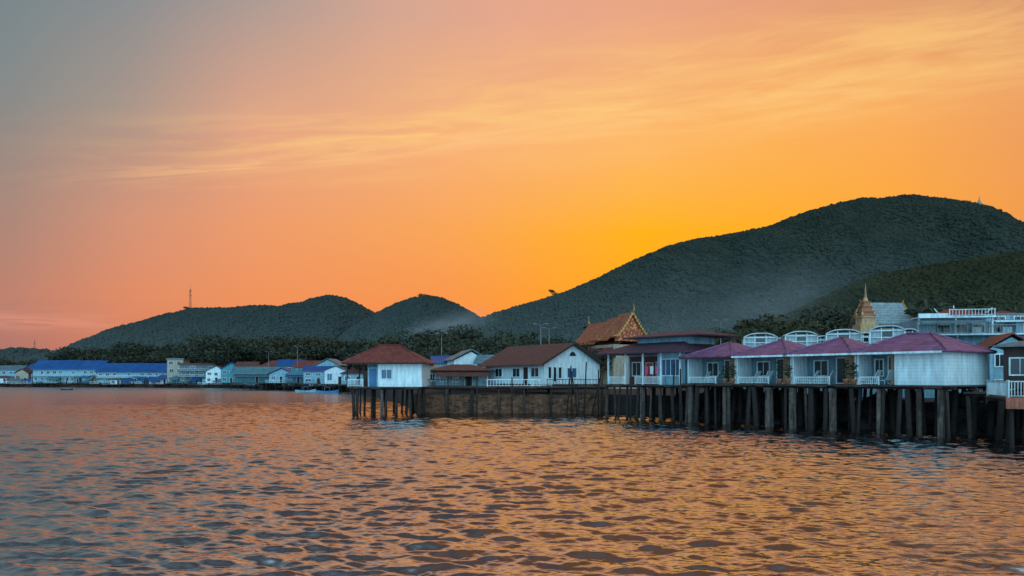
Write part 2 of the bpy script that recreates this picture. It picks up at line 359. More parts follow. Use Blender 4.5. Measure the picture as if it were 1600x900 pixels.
RR,T=np.meshgrid(rs,th,indexing='ij'); wx=RR*np.sin(T); wy=RR*np.cos(T)
spc=np.maximum(np.gradient(rs)[:,None]*np.ones_like(T),RR*np.gradient(th)[None,:]*.5)
gust=1.0+.22*np.sin(wx*.11+wy*.05+1)*np.sin(wy*.083-wx*.03)+.12*np.sin(wx*.31-wy*.19)
wz=np.zeros_like(wx); wxf=wx.astype(np.float32); wyf=wy.astype(np.float32)
lams=np.concatenate([np.exp(rng.uniform(math.log(.22),math.log(.6),26)),np.exp(rng.uniform(math.log(.6),math.log(1.3),34)),np.exp(rng.uniform(math.log(1.3),math.log(3.2),14))])
for lam in lams:
    a=rng.normal(0,.38)+.12; k=2*math.pi/lam
    slope=.027 if lam<.6 else (.036 if lam<1.3 else .022)
    ph=rng.uniform(0,6.28); wt=np.clip(lam/(2.0*spc)-1,0,1)
    P=(k*math.sin(a))*wxf+(k*math.cos(a))*wyf+np.float32(ph)+1.1*np.sin(wxf*np.float32(1.3)+ph*3+wyf*np.float32(.8))
    wz+=slope/k*wt*(np.sin(P)+.34*np.cos(2*P))
wz*=gust
nr,nc=wx.shape; verts=np.stack([wx,wy,wz],-1).reshape(-1,3)
i=np.arange(nr-1)[:,None]; j=np.arange(nc-1)[None,:]
q=np.stack([i*nc+j,i*nc+j+1,(i+1)*nc+j+1,(i+1)*nc+j],-1).reshape(-1,4)[:,::-1]
wm=bpy.data.materials.new('sea_water'); wm.use_nodes=True; n_=wm.node_tree.nodes; l_=wm.node_tree.links; b=n_['Principled BSDF']
b.inputs['Base Color'].default_value=(.006,.005,.005,1); b.inputs['IOR'].default_value=7.0
t=n_.new('ShaderNodeTexCoord'); mp=n_.new('ShaderNodeMapping'); mp.inputs['Scale'].default_value=(1,1.6,1); l_.new(t.outputs['Object'],mp.inputs[0])
ln=n_.new('ShaderNodeVectorMath'); ln.operation='LENGTH'; l_.new(t.outputs['Object'],ln.inputs[0])
mr=n_.new('ShaderNodeMapRange'); mr.inputs['From Min'].default_value=40; mr.inputs['From Max'].default_value=240; mr.inputs['To Min'].default_value=.02; mr.inputs['To Max'].default_value=.28; l_.new(ln.outputs['Value'],mr.inputs['Value']); l_.new(mr.outputs[0],b.inputs['Roughness'])
n1=n_.new('ShaderNodeTexNoise'); n1.inputs['Scale'].default_value=3.6; n1.inputs['Detail'].default_value=3; n1.inputs['Roughness'].default_value=.5; n1.inputs['Distortion'].default_value=.3; l_.new(mp.outputs[0],n1.inputs['Vector'])
b1=n_.new('ShaderNodeBump'); b1.inputs['Strength'].default_value=.4; b1.inputs['Distance'].default_value=.05; l_.new(n1.outputs['Fac'],b1.inputs['Height'])
l_.new(b1.outputs[0],b.inputs['Normal'])
sea=npmesh('water',verts,q,wm); sea['kind']='structure'
# ================================================================= LAND
DK0=Vector((10.1,78,0)); U=Vector((.6,-.8,0)); V=Vector((.8,.6,0)); RD=math.atan2(-.8,.6)
def dk(t,s=0,z=0): p=DK0+U*t+V*s; return Vector((p.x,p.y,z))
LZ=2.2
coast=[(-3000,420),(X(-600,350),350),(X(0,336),336),(X(200,322),322),(X(370,300),300),(X(430,262),262),(X(540,226),226),(X(585,170),170),(X(632,120),120),(X(652,89.5),89.5),(X(945,89.5),89.5)]
coast+=[tuple(dk(t,7.5)[:2]) for t in(3,10,17,24,31,38,46)]+[(75,38),(400,20),(4000,10)]
top=[(x,y,LZ) for x,y in coast]
outl=[Vector(v) for v in top]+[Vector(v) for v in((9000,9000,LZ),(-9000,9000,LZ),(-9000,600,LZ))]
tr_=tessellate_polygon([outl]); nt_=len(outl)
lv=[tuple(v) for v in outl]+[(v[0],v[1]-1.2,-1.5) for v in top]
lf=[tuple(f) for f in tr_]+[(i,nt_+i,nt_+i+1,i+1) for i in range(len(top)-1)]
a=MB(); a.add(lv,lf); g=a.obj('ground',GRD); g['kind']='structure'
# ================================================================= HILLS
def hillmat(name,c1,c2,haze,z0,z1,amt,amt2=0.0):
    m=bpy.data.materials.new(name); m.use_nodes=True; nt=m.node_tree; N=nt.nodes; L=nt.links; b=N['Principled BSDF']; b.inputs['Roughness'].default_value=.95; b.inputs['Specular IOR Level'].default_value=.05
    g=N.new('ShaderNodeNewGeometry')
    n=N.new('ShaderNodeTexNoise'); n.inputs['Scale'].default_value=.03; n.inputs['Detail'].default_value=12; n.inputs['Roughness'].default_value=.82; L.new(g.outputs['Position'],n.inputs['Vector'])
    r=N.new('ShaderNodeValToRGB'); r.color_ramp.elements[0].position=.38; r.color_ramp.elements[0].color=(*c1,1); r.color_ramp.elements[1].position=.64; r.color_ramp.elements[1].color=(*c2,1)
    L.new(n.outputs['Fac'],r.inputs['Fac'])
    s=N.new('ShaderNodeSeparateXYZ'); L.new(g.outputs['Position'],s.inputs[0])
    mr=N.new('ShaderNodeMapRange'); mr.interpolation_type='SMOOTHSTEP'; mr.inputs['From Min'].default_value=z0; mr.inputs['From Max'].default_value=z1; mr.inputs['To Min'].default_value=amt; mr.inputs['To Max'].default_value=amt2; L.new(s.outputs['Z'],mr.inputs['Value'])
    x=N.new('ShaderNodeMix'); x.data_type='RGBA'; L.new(mr.outputs[0],x.inputs['Factor']); L.new(r.outputs['Color'],x.inputs['A']); x.inputs['B'].default_value=(*haze,1)  # aerial haze painted into the base colour, strongest low on the slope
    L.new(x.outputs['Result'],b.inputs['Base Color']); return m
def icoverts(sub):
    bm=bmesh.new(); bmesh.ops.create_icosphere(bm,subdivisions=sub,radius=1); v=np.array([p.co[:] for p in bm.verts]); f=np.array([[w.index for w in q.verts] for q in bm.faces]); bm.free(); return v,f
def hill(ridge,D,dF,dB,mat,ncrown,cr,label,nz=.55,base=LZ-1):
    xs=np.array([X(p,D) for p,_ in ridge]); zs=np.array([Zp(y,D) for _,y in ridge])-base
    nx=260; ny=90
    gx=np.linspace(xs[0],xs[-1],nx); gy=np.concatenate([np.linspace(D-dF,D,66),np.linspace(D,D+dB,25)[1:]])
    def smooth(a,w):
        return np.convolve(np.pad(a,w,'edge'),np.ones(2*w+1)/(2*w+1),'valid')
    hs=smooth(np.interp(gx,xs,zs),2)
    GX,GY=np.meshgrid(gx,gy,indexing='ij')
    t=np.clip((GY-D)/np.where(GY<D,dF,dB),-1,1); pr=(.5+.5*np.cos(np.pi*t))**1.15
    nn=np.array([[mnoise.fractal(Vector((x*.007+D,y*.004,0)),1.0,2.0,4) for y in gy] for x in gx])
    shp=pr*(1-nz*np.clip(1-pr,0,1)**.6*np.clip(np.abs(nn)*1.6,0,.8))
    want=np.interp(gx,xs,(zs+base-H)/D)
    for it in range(3):
        Z=base+hs[:,None]*shp
        B=((GX/GY*D-gx[0])/(gx[-1]-gx[0])*(nx-1)).round().astype(int); ok=(B>=0)&(B<nx)
        got=np.full(nx,1e-4); np.maximum.at(got,B[ok],((Z+cr*.7-H)/GY)[ok])
        ratio=np.clip(smooth(np.clip(want,1e-3,1)/np.clip(got,1e-3,1),3),.75,1.1); hs=hs*ratio
    Z=base+hs[:,None]*shp
    nr,nc=GX.shape; vs=np.stack([GX,GY,Z],-1).reshape(-1,3)
    i=np.arange(nr-1)[:,None]; j=np.arange(nc-1)[None,:]
    q=np.stack([i*nc+j,(i+1)*nc+j,(i+1)*nc+j+1,i*nc+j+1],-1).reshape(-1,4)
    o=npmesh('hill',vs,q,mat); o['kind']='structure'
    v0,f0=icoverts(1); n=ncrown
    px=rng.uniform(xs[0],xs[-1],n); py=D+dF*(rng.uniform(-.95,.08,n))
    fi=(px-xs[0])/(xs[-1]-xs[0])*(nx-1); ii=np.clip(fi.astype(int),0,nx-2); fx=fi-ii
    jj=np.clip(np.searchsorted(gy,py)-1,0,nc-2); fy=(py-gy[jj])/(gy[jj+1]-gy[jj])
    pz=Z[ii,jj]*(1-fx)*(1-fy)+Z[ii+1,jj]*fx*(1-fy)+Z[ii,jj+1]*(1-fx)*fy+Z[ii+1,jj+1]*fx*fy
    sz=cr*np.clip(np.exp(rng.normal(0,.45,n)),.35,2.3); k=len(v0)
    jit=1+rng.uniform(-.25,.25,(n,k,1))
    V3=v0[None]*jit*sz[:,None,None]*np.array([1.,1.,.85])+np.stack([px,py,pz],-1)[:,None,:]
    FF=(f0[None]+(np.arange(n)*k)[:,None,None]).reshape(-1,3)
    w=npmesh('forest',V3.reshape(-1,3),FF,mat,True); w['kind']='stuff'; w['label']=label; w['category']='forest'
    return gx,gy,Z
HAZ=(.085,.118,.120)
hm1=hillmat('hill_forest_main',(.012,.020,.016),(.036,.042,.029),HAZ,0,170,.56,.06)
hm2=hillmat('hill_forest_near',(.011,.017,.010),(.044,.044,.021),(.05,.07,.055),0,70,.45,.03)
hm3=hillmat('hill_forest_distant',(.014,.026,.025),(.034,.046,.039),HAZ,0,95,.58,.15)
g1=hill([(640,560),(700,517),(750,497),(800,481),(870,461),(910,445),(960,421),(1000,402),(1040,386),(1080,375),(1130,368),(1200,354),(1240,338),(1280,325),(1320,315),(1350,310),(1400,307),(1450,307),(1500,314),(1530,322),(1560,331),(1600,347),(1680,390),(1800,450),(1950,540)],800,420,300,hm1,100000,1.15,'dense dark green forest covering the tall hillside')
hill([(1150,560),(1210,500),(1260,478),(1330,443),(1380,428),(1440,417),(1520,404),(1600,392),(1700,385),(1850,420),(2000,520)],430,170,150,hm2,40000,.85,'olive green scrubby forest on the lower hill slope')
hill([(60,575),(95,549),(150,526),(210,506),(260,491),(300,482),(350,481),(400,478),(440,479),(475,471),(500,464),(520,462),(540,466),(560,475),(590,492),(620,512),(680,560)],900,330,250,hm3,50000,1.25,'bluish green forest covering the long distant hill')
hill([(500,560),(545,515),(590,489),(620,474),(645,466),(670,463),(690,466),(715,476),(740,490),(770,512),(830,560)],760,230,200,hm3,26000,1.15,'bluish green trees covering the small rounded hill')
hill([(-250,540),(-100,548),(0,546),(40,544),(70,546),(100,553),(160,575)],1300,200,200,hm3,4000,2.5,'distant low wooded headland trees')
def smoke(px,py,D,sx,sy,sz,dens,label,seed,rotz=0):
    a=MB(); v0,f0=icoverts(3); a.add([(v[0]*sx,v[1]*sy,v[2]*sz) for v in v0],[tuple(f) for f in f0])
    m=bpy.data.materials.new('thin_smoke'); m.use_nodes=True; N=m.node_tree.nodes; L=m.node_tree.links; N.remove(N['Principled BSDF'])
    vs=N.new('ShaderNodeVolumeScatter'); vs.inputs['Color'].default_value=(.70,.88,.97,1)
    tc=N.new('ShaderNodeTexCoord'); mp=N.new('ShaderNodeMapping'); mp.inputs['Scale'].default_value=(1/sx,1/sy,1/sz); L.new(tc.outputs['Object'],mp.inputs[0])
    ln=N.new('ShaderNodeVectorMath'); ln.operation='LENGTH'; L.new(mp.outputs[0],ln.inputs[0])
    f=N.new('ShaderNodeMapRange'); f.interpolation_type='SMOOTHSTEP'; f.inputs['From Min'].default_value=.98; f.inputs['From Max'].default_value=.0; L.new(ln.outputs['Value'],f.inputs['Value'])
    n=N.new('ShaderNodeTexNoise'); n.inputs['Scale'].default_value=1.9; n.inputs['Detail'].default_value=4; n.inputs['Distortion'].default_value=.8
    mp2=N.new('ShaderNodeMapping'); mp2.inputs['Location'].default_value=(seed,0,0); L.new(mp.outputs[0],mp2.inputs[0]); L.new(mp2.outputs[0],n.inputs['Vector'])
    r=N.new('ShaderNodeMapRange'); r.inputs['From Min'].default_value=.32; r.inputs['From Max'].default_value=.68; r.inputs['To Max'].default_value=dens; L.new(n.outputs['Fac'],r.inputs['Value'])
    mu=N.new('ShaderNodeMath'); mu.operation='MULTIPLY'; L.new(f.outputs[0],mu.inputs[0]); L.new(r.outputs[0],mu.inputs[1]); L.new(mu.outputs[0],vs.inputs['Density'])
    L.new(vs.outputs[0],N['Material Output'].inputs['Volume'])
    o=a.obj('smoke',m); o.location=(X(px,D),D,Zp(py,D)); o.rotation_euler=(0,rotz,0); o['kind']='stuff'; o['label']=label; o['category']='smoke'
smoke(700,512,330,30,20,10,.030,'thin bluish smoke drifting above the town trees',1.3,-.25)
smoke(1150,488,330,85,34,24,.007,'thin bluish mist drifting across the hillside',4.1,-.2)
def mast(px,py0,py1,D,label):
    z0=Zp(py0,D)-4; z1=Zp(py1,D); h=z1-z0; e=thing('radio_tower',label,'tower',(X(px,D),D-6,z0))
    a=MB(); w=1.3
    for sx,sy in((-1,-1),(1,-1),(1,1),(-1,1)): a.cyl((sx*w,sy*w,0),(sx*.25,sy*.25,h*.8),.16,.12,5)
    n=9
    for i in range(n):
        t0=i/n; t1=(i+1)/n; a0=w+(.25-w)*t0; a1=w+(.25-w)*t1; s=1 if i%2 else -1
        for yy in(-1,1):
            a.cyl((-s*a0,yy*a0,h*.8*t0),(s*a1,yy*a1,h*.8*t1),.08,n=4)
            a.cyl((-a1,yy*a1,h*.8*t1),(a1,yy*a1,h*.8*t1),.08,n=4)
    a.obj('lattice',TSTEEL,e)
    b=MB(); b.cyl((0,0,h*.8),(0,0,h),.15,.06,5); b.obj('antenna',METAL,e)
    for zz in(.55,.70):
        for s in(-1,1): c=MB(); c.cyl((s*1.1,0,h*zz+.4*s),(s*1.1,0,h*zz+1.8+.4*s),.35,n=6); c.obj('antenna_panel',METAL,e)
mast(301,482,444,900,'slim red lattice radio mast on the hill ridge')
mast(58,546,529,1250,'short lattice telecom mast on the low headland')
e=thing('pagoda','small white pagoda with spire on top of the hill','pagoda',(X(1528,800),798,Zp(325,800)))
a=MB(); a.box(-3.6,3.6,-3.6,3.6,-6,1.6); a.box(-2.6,2.6,-2.6,2.6,1.6,3.6); a.obj('base',CREAM,e)
a=MB(); a.lathe([(2.2,3.61),(2.4,4.6),(1.9,6.2),(1.1,7.2),(1.2,7.7),(.7,8.6),(.35,11),(.1,13)],n=10); a.obj('spire',CREAM,e)
# ================================================================= TREES
def leafcrown(name,clumps,nl,ls,mat):
    C=[]
    for (c,r) in clumps:
        n=int(nl*r**2)
        d=rng.normal(size=(n,3)); d/=np.linalg.norm(d,axis=1)[:,None]; rad=r*(rng.uniform(.35,1.08,n)**.6)
        C.append(np.array(c)+d*rad[:,None]*np.array([1,1,.75]))
    P=np.concatenate(C); n=len(P)
    t=rng.normal(size=(n,3)); t/=np.linalg.norm(t,axis=1)[:,None]; s=rng.normal(size=(n,3)); s-=t*(s*t).sum(1)[:,None]; s/=np.linalg.norm(s,axis=1)[:,None]
    L_=ls*rng.uniform(.6,1.4,(n,1)); W_=L_*.55
    Vv=np.stack([P-t*L_,P+s*W_,P+t*L_,P-s*W_],1).reshape(-1,3); Fq=np.arange(n*4).reshape(-1,4)
    return npmesh(name,Vv,Fq,mat,False)
protos=[]
for k in range(6):
    e=thing('tree','dark green broadleaf tree with uneven crown near the shore','tree',(0,0,-500),0,'trees along the shore')
    a=MB(); hgt=3.2+random.random(); a.cyl((0,0,-.5),(.15,.1,hgt),.28,.2,7)
    clumps=[]
    for i in range(8):
        an=i*2.4+k; rr=1.0+1.9*random.random(); zz=hgt+.2+random.random()*2.8
        a.cyl((.15*.7,.07,hgt*.7),(rr*math.cos(an),rr*math.sin(an),zz),.12,.04,5)
        clumps.append(((rr*math.cos(an),rr*math.sin(an),zz),.9+.8*random.random()))
    clumps.append(((0,0,hgt+2.2),1.5))
    a.obj('trunk',BARK,e)
    c=leafcrown('crown',clumps,90,.22,CROWN if k%3 else CROWN2); c.parent=e
    protos.append(e)
palm=thing('palm_tree','green coconut palm with drooping fronds','palm tree',(0,0,-500),0,'trees along the shore')
a=MB(); pts=[(0,0,-.3),(.15,0,2),(.45,.1,4),(.9,.1,6)]
for i in range(3): a.cyl(pts[i],pts[i+1],.2-.03*i,.17-.03*i,7)
a.obj('trunk',BARK,palm)
a=MB()
for i in range(16):
    an=i*2.399; el0=.9-1.1*(i/16); prev=Vector(pts[-1]); dirv=Vector((math.cos(an),math.sin(an),0))
    for s in range(7):
        ang=el0-s*.26; nx_=prev+ (dirv*math.cos(ang)+Vector((0,0,math.sin(ang))))*.5
        sd=dirv.cross(Vector((0,0,1)))*(.55*(1-abs(s-2.5)/6)); dn=Vector((0,0,-.22))
        for sg in(1,-1):
            for q_ in range(2):
                b0=prev.lerp(nx_,q_*.5); b1=prev.lerp(nx_,q_*.5+.3)
                a.add([b0,b1,b1+sd*sg+dn+(nx_-prev)*.4],[(0,1,2)])
        prev=nx_
a.obj('crown',LEAF,palm)
def tree(px,d,topy,z=LZ,kind=None,wide=1.0):
    p=protos[random.randrange(6)] if kind is None else kind
    s=(Zp(topy,d)-z)/(7.4 if p is not palm else 7.2)
    copyth(p,(X(px,d),d,z),random.random()*6.28,(s*wide,s*wide,s))
for px in range(108,560,13): tree(px+R(-5,5),R(345,380),R(522,550) if px>180 else R(543,558),wide=1.3)
for px in range(340,560,12): tree(px+R(-5,5),R(300,320),R(518,546),wide=1.25)
for px in range(100,420,22): tree(px+R(-8,8),R(338,350),R(544,560),wide=1.4)
for px in range(-10,100,16): tree(px,R(350,380),R(558,567),wide=1.4)
for px in range(560,760,15): tree(px+R(-5,5),R(185,240),R(518,542),wide=1.25)
for px in range(660,790,17): tree(px+R(-5,5),R(150,170),R(519,543),wide=1.15)
for px in range(750,935,17): tree(px+R(-5,5),R(165,215),R(524,543),wide=1.2)
for px in range(770,930,26): tree(px+R(-5,5),R(125,140),R(535,548),wide=1.1)
for px in range(1010,1160,18): tree(px+R(-5,5),R(150,190),R(512,530),wide=1.2)
for px in range(1170,1450,24): tree(px+R(-5,5),R(170,210),R(490,512),wide=1.3)
for px in range(1430,1640,26): tree(px+R(-5,5),R(120,160),R(476,492),wide=1.3)
tree(1152,95,508,kind=palm); tree(1166,100,516,kind=palm); tree(1245,102,500,kind=palm)
for px,py in((863,453),(868,457),(658,460),(668,459),(680,461),(690,464),(640,466),(650,463),(292,478),(310,480),(1512,313),(1545,325)):
    D=760 if 630<px<700 else (900 if px<560 else 800)
    tree(px,D,py,z=Zp(py+9,D)-2,wide=1.1)
for p in protos+[palm]:
    for c in list(p.children): bpy.data.objects.remove(c)
    bpy.data.objects.remove(p)
# ================================================================= PIER STRUCTURES
def pier(label,org,rot,w,dep,zt,nx,ny,r=.17,pc=.2):
    e=thing('pier',label,'pier',(org[0],org[1],0),rot)
    a=MB(); a.box(0,w,0,dep,zt-.1,zt)
    x=0
    while x<w-.4:
        x1=min(w,x+R(.5,2.2)); a.box(x+.02,x1,-R(.01,.10),-.001,zt-.1-R(0,.12),zt-R(.002,.02)); x=x1+(R(.2,.8) if random.random()<.3 else 0)
    a.obj('deck',WOOD,e)
    b=MB()
    for j in range(ny):
        yy=.6+(dep-1.2)*j/max(1,ny-1); b.box(-.05,w+.05,yy-.1,yy+.1,zt-.30,zt-.102)
    b.obj('beam',WOODD,e)
    for j in range(ny):
        yy=.6+(dep-1.2)*j/max(1,ny-1)-(.35 if j==0 else 0)
        for i in range(nx):
            if random.random()<.1: continue
            xx=.2+(w-.4)*i/(nx-1)+R(-.35,.35); rr=r*R(.55,1.3); lean=R(-.22,.22)
            p=MB(); mm=PILEW if j==0 and random.random()<.4 else PILEM
            if random.random()<pc and j==0: mm=CONC; rr=r*R(.85,1.25)
            if mm is CONC: p.box(xx-rr,xx+rr,yy-rr,yy+rr,-1.5,zt-.302)
            else: p.cyl((xx+lean,yy+lean,-1.5),(xx,yy,zt-.303),rr*1.2,rr,9)
            p.obj('pile',mm,e)
    return e
DZ=3.65
pier('long timber pier on many dark piles carrying bungalows',dk(10.0),RD,23.7,8,DZ,28,3,.17,.2)
pier('timber pier on slender piles under the open porch house',dk(-.6,-.2),RD,10.4,8.5,3.5,10,3,.14,.08)
def bungalow(t,w,wallx=None,extra=0,label=''):
    e=thing('bungalow',label,'bungalow',dk(t,.45,DZ),RD,'row of purple roofed bungalows')
    W=w+extra
    a=MB(); a.box(-.0,.12,.25,2.19,.004,2.44)
    if extra: a.box(wallx,W,0.02,7.2,.003,2.448); a.box(.12,wallx-.002,2.2,7.2,.004,2.45)
    else: a.box(.121,W-.03,2.2,7.2,.004,2.45)
    a.obj('wall',WHITE if not extra else WSIDE,e)
    r=MB()
    if not extra: r.hip(-.35,W+.15,-.75,7.6,2.32,3.85,ridge=((W/2,3.0),(W/2,3.9)))
    else: r.hip(-.25,W+.45,-.75,7.6,2.36,3.9,ridge=((2.2,3.4),(W*.62,3.4)))
    ro=r.obj('roof',PURP,e)
    c=MB()
    if not extra:
        for cx,cy in((-.35,-.75),(W+.15,-.75)): c.cyl((cx,cy,2.46),(W/2,3.0,3.89),.09,n=6)
    else:
        c.cyl((-.25,-.75,2.5),(2.2,3.4,3.93),.09,n=6); c.cyl((W+.45,-.75,2.5),(W*.62,3.4,3.93),.09,n=6); c.cyl((2.2,3.4,3.93),(W*.62,3.4,3.93),.1,n=6); c.cyl((W+.45,7.6,2.5),(W*.62,3.4,3.93),.09,n=6)
    c.obj('ridge_cap',PURP,ro)
    f=MB(); f.box(-.3,W+.1,-.79,-.752,2.28,2.43); f.obj('fascia',WHITE if random.random()<.3 else DBROWN,ro)
    pw=wallx if extra else w
    for xx in(.06,pw-.14) if not extra else (.06,):
        p=MB(); p.box(xx,xx+.14,.02,.16,.003,2.318); p.obj('post',WHITE,e)
    railing(e,.22,pw*.6,.1,.003,.62)
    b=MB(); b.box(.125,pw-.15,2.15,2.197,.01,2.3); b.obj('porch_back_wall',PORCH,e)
    window(e,pw*.50,pw*.94,.1,2.15,y=2.15,bars=2)
    q=MB(); q.box(pw*.74,pw*.97,1.0,1.06,.1,2.25); q.obj('curtain',CURT,e)
    window(e,pw*.14,pw*.36,.7,1.95,y=2.15,glass=GLASS)
labs=['white bungalow with purple tiled hip roof on pier','white bungalow with purple hip roof and lounge chair','white bungalow with purple hip roof and beige curtain','white sided end bungalow with wide purple hip roof']
for (t,w,wx_,ex),lb in zip([(10.2,5.5,None,0),(15.7,5.5,None,0),(21.2,5.5,None,0),(26.7,3.0,2.9,3.4)],labs): bungalow(t,w,wx_,ex,lb)
def lounger(p,rot):
    e=thing('lounge_chair','white slatted lounge chair on the bungalow porch','chair',p,rot,'white lounge chairs on the porches')
    a=MB()
    for i in range(9): a.box(-.3,.3,-.2+i*.13,-.1+i*.13,.34,.38)
    for sx in(-.3,.27): a.box(sx,sx+.03,-.2,.97,.30,.338)
    a.obj('seat',WHITE,e)
    b=MB()
    for i in range(7):
        y0=-.24-i*.06; z0=.38+i*.11; b.add([(-.3,y0,z0),(.3,y0,z0),(.3,y0-.045,z0+.085),(-.3,y0-.045,z0+.085),(-.3,y0-.03,z0-.015),(.3,y0-.03,z0-.015),(.3,y0-.075,z0+.07),(-.3,y0-.075,z0+.07)],[(0,1,2,3),(4,7,6,5),(0,4,5,1),(3,2,6,7),(0,3,7,4),(1,5,6,2)])
    b.cyl((-.29,-.22,.34),(-.29,-.66,1.12),.02,n=5); b.cyl((.29,-.22,.34),(.29,-.66,1.12),.02,n=5)
    b.obj('backrest',WHITE,e)
    for x_,y_ in((-.27,-.1),(.27,-.1),(-.27,.9),(.27,.9)):
        l=MB(); l.cyl((x_,y_,.002),(x_,y_,.298),.025,n=6); l.obj('leg',WHITE,e)
for t,s in((11.6,.7),(12.7,.9),(17.0,.7),(18.2,.8),(22.5,.7),(23.8,.8),(27.6,.7),(28.6,.9)):
    lounger(dk(t,s+.45,DZ+.002),RD+R(.9,1.9))
def potplant(p,h=1.4):
    e=thing('potted_plant','leafy potted plant in terracotta pot by the porch','plant',p,R(0,6),'potted plants between bungalows')
    a=MB(); a.lathe([(.16,0),(.24,.36),(.27,.38),(.27,.44),(.21,.44)],n=12); a.obj('pot',TERRA,e)
    b=MB(); b.cyl((0,0,.4),(.03,0,h*.6),.03,.02,5)
    for i in range(44):
        an=i*2.4; z=h*.35+h*.65*(i/44); el_=R(-.2,.9); d=Vector((math.cos(an)*math.cos(el_),math.sin(an)*math.cos(el_),math.sin(el_)))*R(.35,.6); s=Vector((-math.sin(an),math.cos(an),0))*.08
        o=Vector((.02,0,z)); b.add([o,o+d*.5+s,o+d-Vector((0,0,.12)),o+d*.5-s],[(0,1,2,3)])
    b.obj('leaves',LEAF,e)
for t in(14.7,15.5,20.2,21.0,26.0,26.6): potplant(dk(t,.25,DZ+.002),R(1.4,2.1))
def canopy(px,d,zb,w,dep,h):
    e=thing('rooftop_shelter','pale boxy rooftop shelter with shallow curved top and panelled front','shelter',(X(px,d),d,zb),R(-.5,-.2),'pale rooftop shelters behind the bungalows')
    a=MB(); n=10; vs=[];fs=[]; ar=.45
    for k in range(n+1):
        u=-1+2*k/n; x=w/2*u*1.04; z=h-ar+ar*(1-abs(u)**3.0)
        vs+=[(x,-.15,z),(x,dep,z),(x,-.15,z-.12),(x,dep,z-.12)]
    for k in range(n):
        o=4*k; fs+=[(o,o+1,o+5,o+4),(o+2,o+6,o+7,o+3),(o,o+4,o+6,o+2),(o+1,o+3,o+7,o+5)]
    a.add(vs,fs,0,False); a.obj('cover',FABRIC,e)
    b=MB()
    for x in(-w/2,w/2):
        for y in(.02,dep-.02): b.box(x-.06,x+.06,y-.06,y+.06,0,h-ar)
    b.box(-w/2,w/2,-.03,.03,h-ar-.12,h-ar)
    for q_ in(-.17,.17): b.box(q_*w-.04,q_*w+.04,-.03,.04,0,h-.25)
    b.box(-w/2,w/2,-.04,.04,h*.55,h*.55+.08)
    b.obj('frame',WHITE,e)
    c=MB(); c.box(-w/2+.04,w/2-.04,.12,.2,.02,h-ar+.1); c.box(-w/2+.02,-w/2+.08,.201,dep-.1,.02,h-ar); c.box(w/2-.08,w/2-.02,.201,dep-.1,.02,h-ar); c.obj('side_panel',PANEL,e)
    g_=MB(); g_.box(-w*.14,w*.14,.09,.119,h*.6,h-ar-.15); g_.obj('window',GLASS,e)
for px,d,w,ty in((1188,78,3.3,520),(1222,80,1.6,527),(1252,76,3.1,517),(1287,79,1.9,524),(1318,74,3.2,514),(1353,77,1.7,519),(1386,70,2.9,508),(1420,73,1.8,513)):
    canopy(px,d,6.5,w,3,Zp(ty,d)-6.5)
house('long service block behind the bungalow row','building',1300,79,LZ,20,5,4.25,-.75,'flat',GREYR,BLUEW,.3,.2,1,6,doors=0,name='service_building')
house('small rooftop room with pitched roof behind bungalows','house',1452,75,LZ,4.4,5,5.4,-.5,'gabley',BROWNR,BLUEW,1.1,.4,1,2,doors=0)
# --- porch house
e=thing('porch_house','open porch house with dark two tiered roof on piles','house',dk(-.3,.1,3.5),RD)
a=MB(); a.box(.3,9.9,3.0,8.2,.004,3.15); a.box(6.4,9.9,.8,2.995,.004,3.15); a.obj('wall',BLUEW,e)
a=MB(); a.box(.6,6.3,2.93,2.995,.01,2.9); a.obj('wall_cladding',REDW,e)
a=MB(); a.hip(-.9,10.6,-.8,9.0,3.1,4.9,ridge=((3.2,4.2),(7.4,4.2))); ro=a.obj('roof',DARKR,e)
a=MB(); a.box(2.2,9.0,2.4,6.4,4.0,4.75); a.obj('clerestory',BLUEW,ro)
a=MB(); a.hip(1.2,11.4,1.2,7.4,4.752,5.45,ridge=((3.6,4.3),(8.6,4.3))); a.obj('upper_roof',DARKR,ro)
for xx in(.1,2.6,5.0,7.4,9.8):
    p=MB(); p.box(xx,xx+.15,.05,.2,.004,3.098); p.obj('post',WHITE,e)
railing(e,.25,2.6,.12,.004,.8); railing(e,4.0,7.38,.12,.004,.8)
window(e,6.9,9.4,.9,2.5,y=.8,bars=3,glass=BGLASS); window(e,1.0,2.2,.9,2.3,y=2.93,glass=GLASS); door(e,3.0,3.9,2.2,y=2.93,mat=RED); window(e,4.4,5.8,.9,2.3,y=2.93,glass=BGLASS)
e=thing('clothes_line','pink and white laundry hanging on porch line','laundry',dk(4.2,.9,3.5),RD)
a=MB(); a.cyl((0,0,.003),(0,0,1.9),.03,n=6); a.cyl((3,0,.003),(3,0,1.9),.03,n=6); a.cyl((0,0,1.85),(3,0,1.85),.012,n=4); a.obj('line',METAL,e)
for i,m_ in enumerate((PINK,WHITE,PINK,RED)):
    b=MB(); x0=.2+i*.7; n=6; vs=[]
    for k in range(n+1): vs+=[(x0+.5*k/n,.03*math.sin(k*1.7),1.84),(x0+.5*k/n+.01,.07*math.sin(k*1.7+.5),1.84-R(.75,.85))]
    b.add(vs,[(2*k,2*k+1,2*k+3,2*k+2) for k in range(n)]); b.obj('cloth',m_,e)
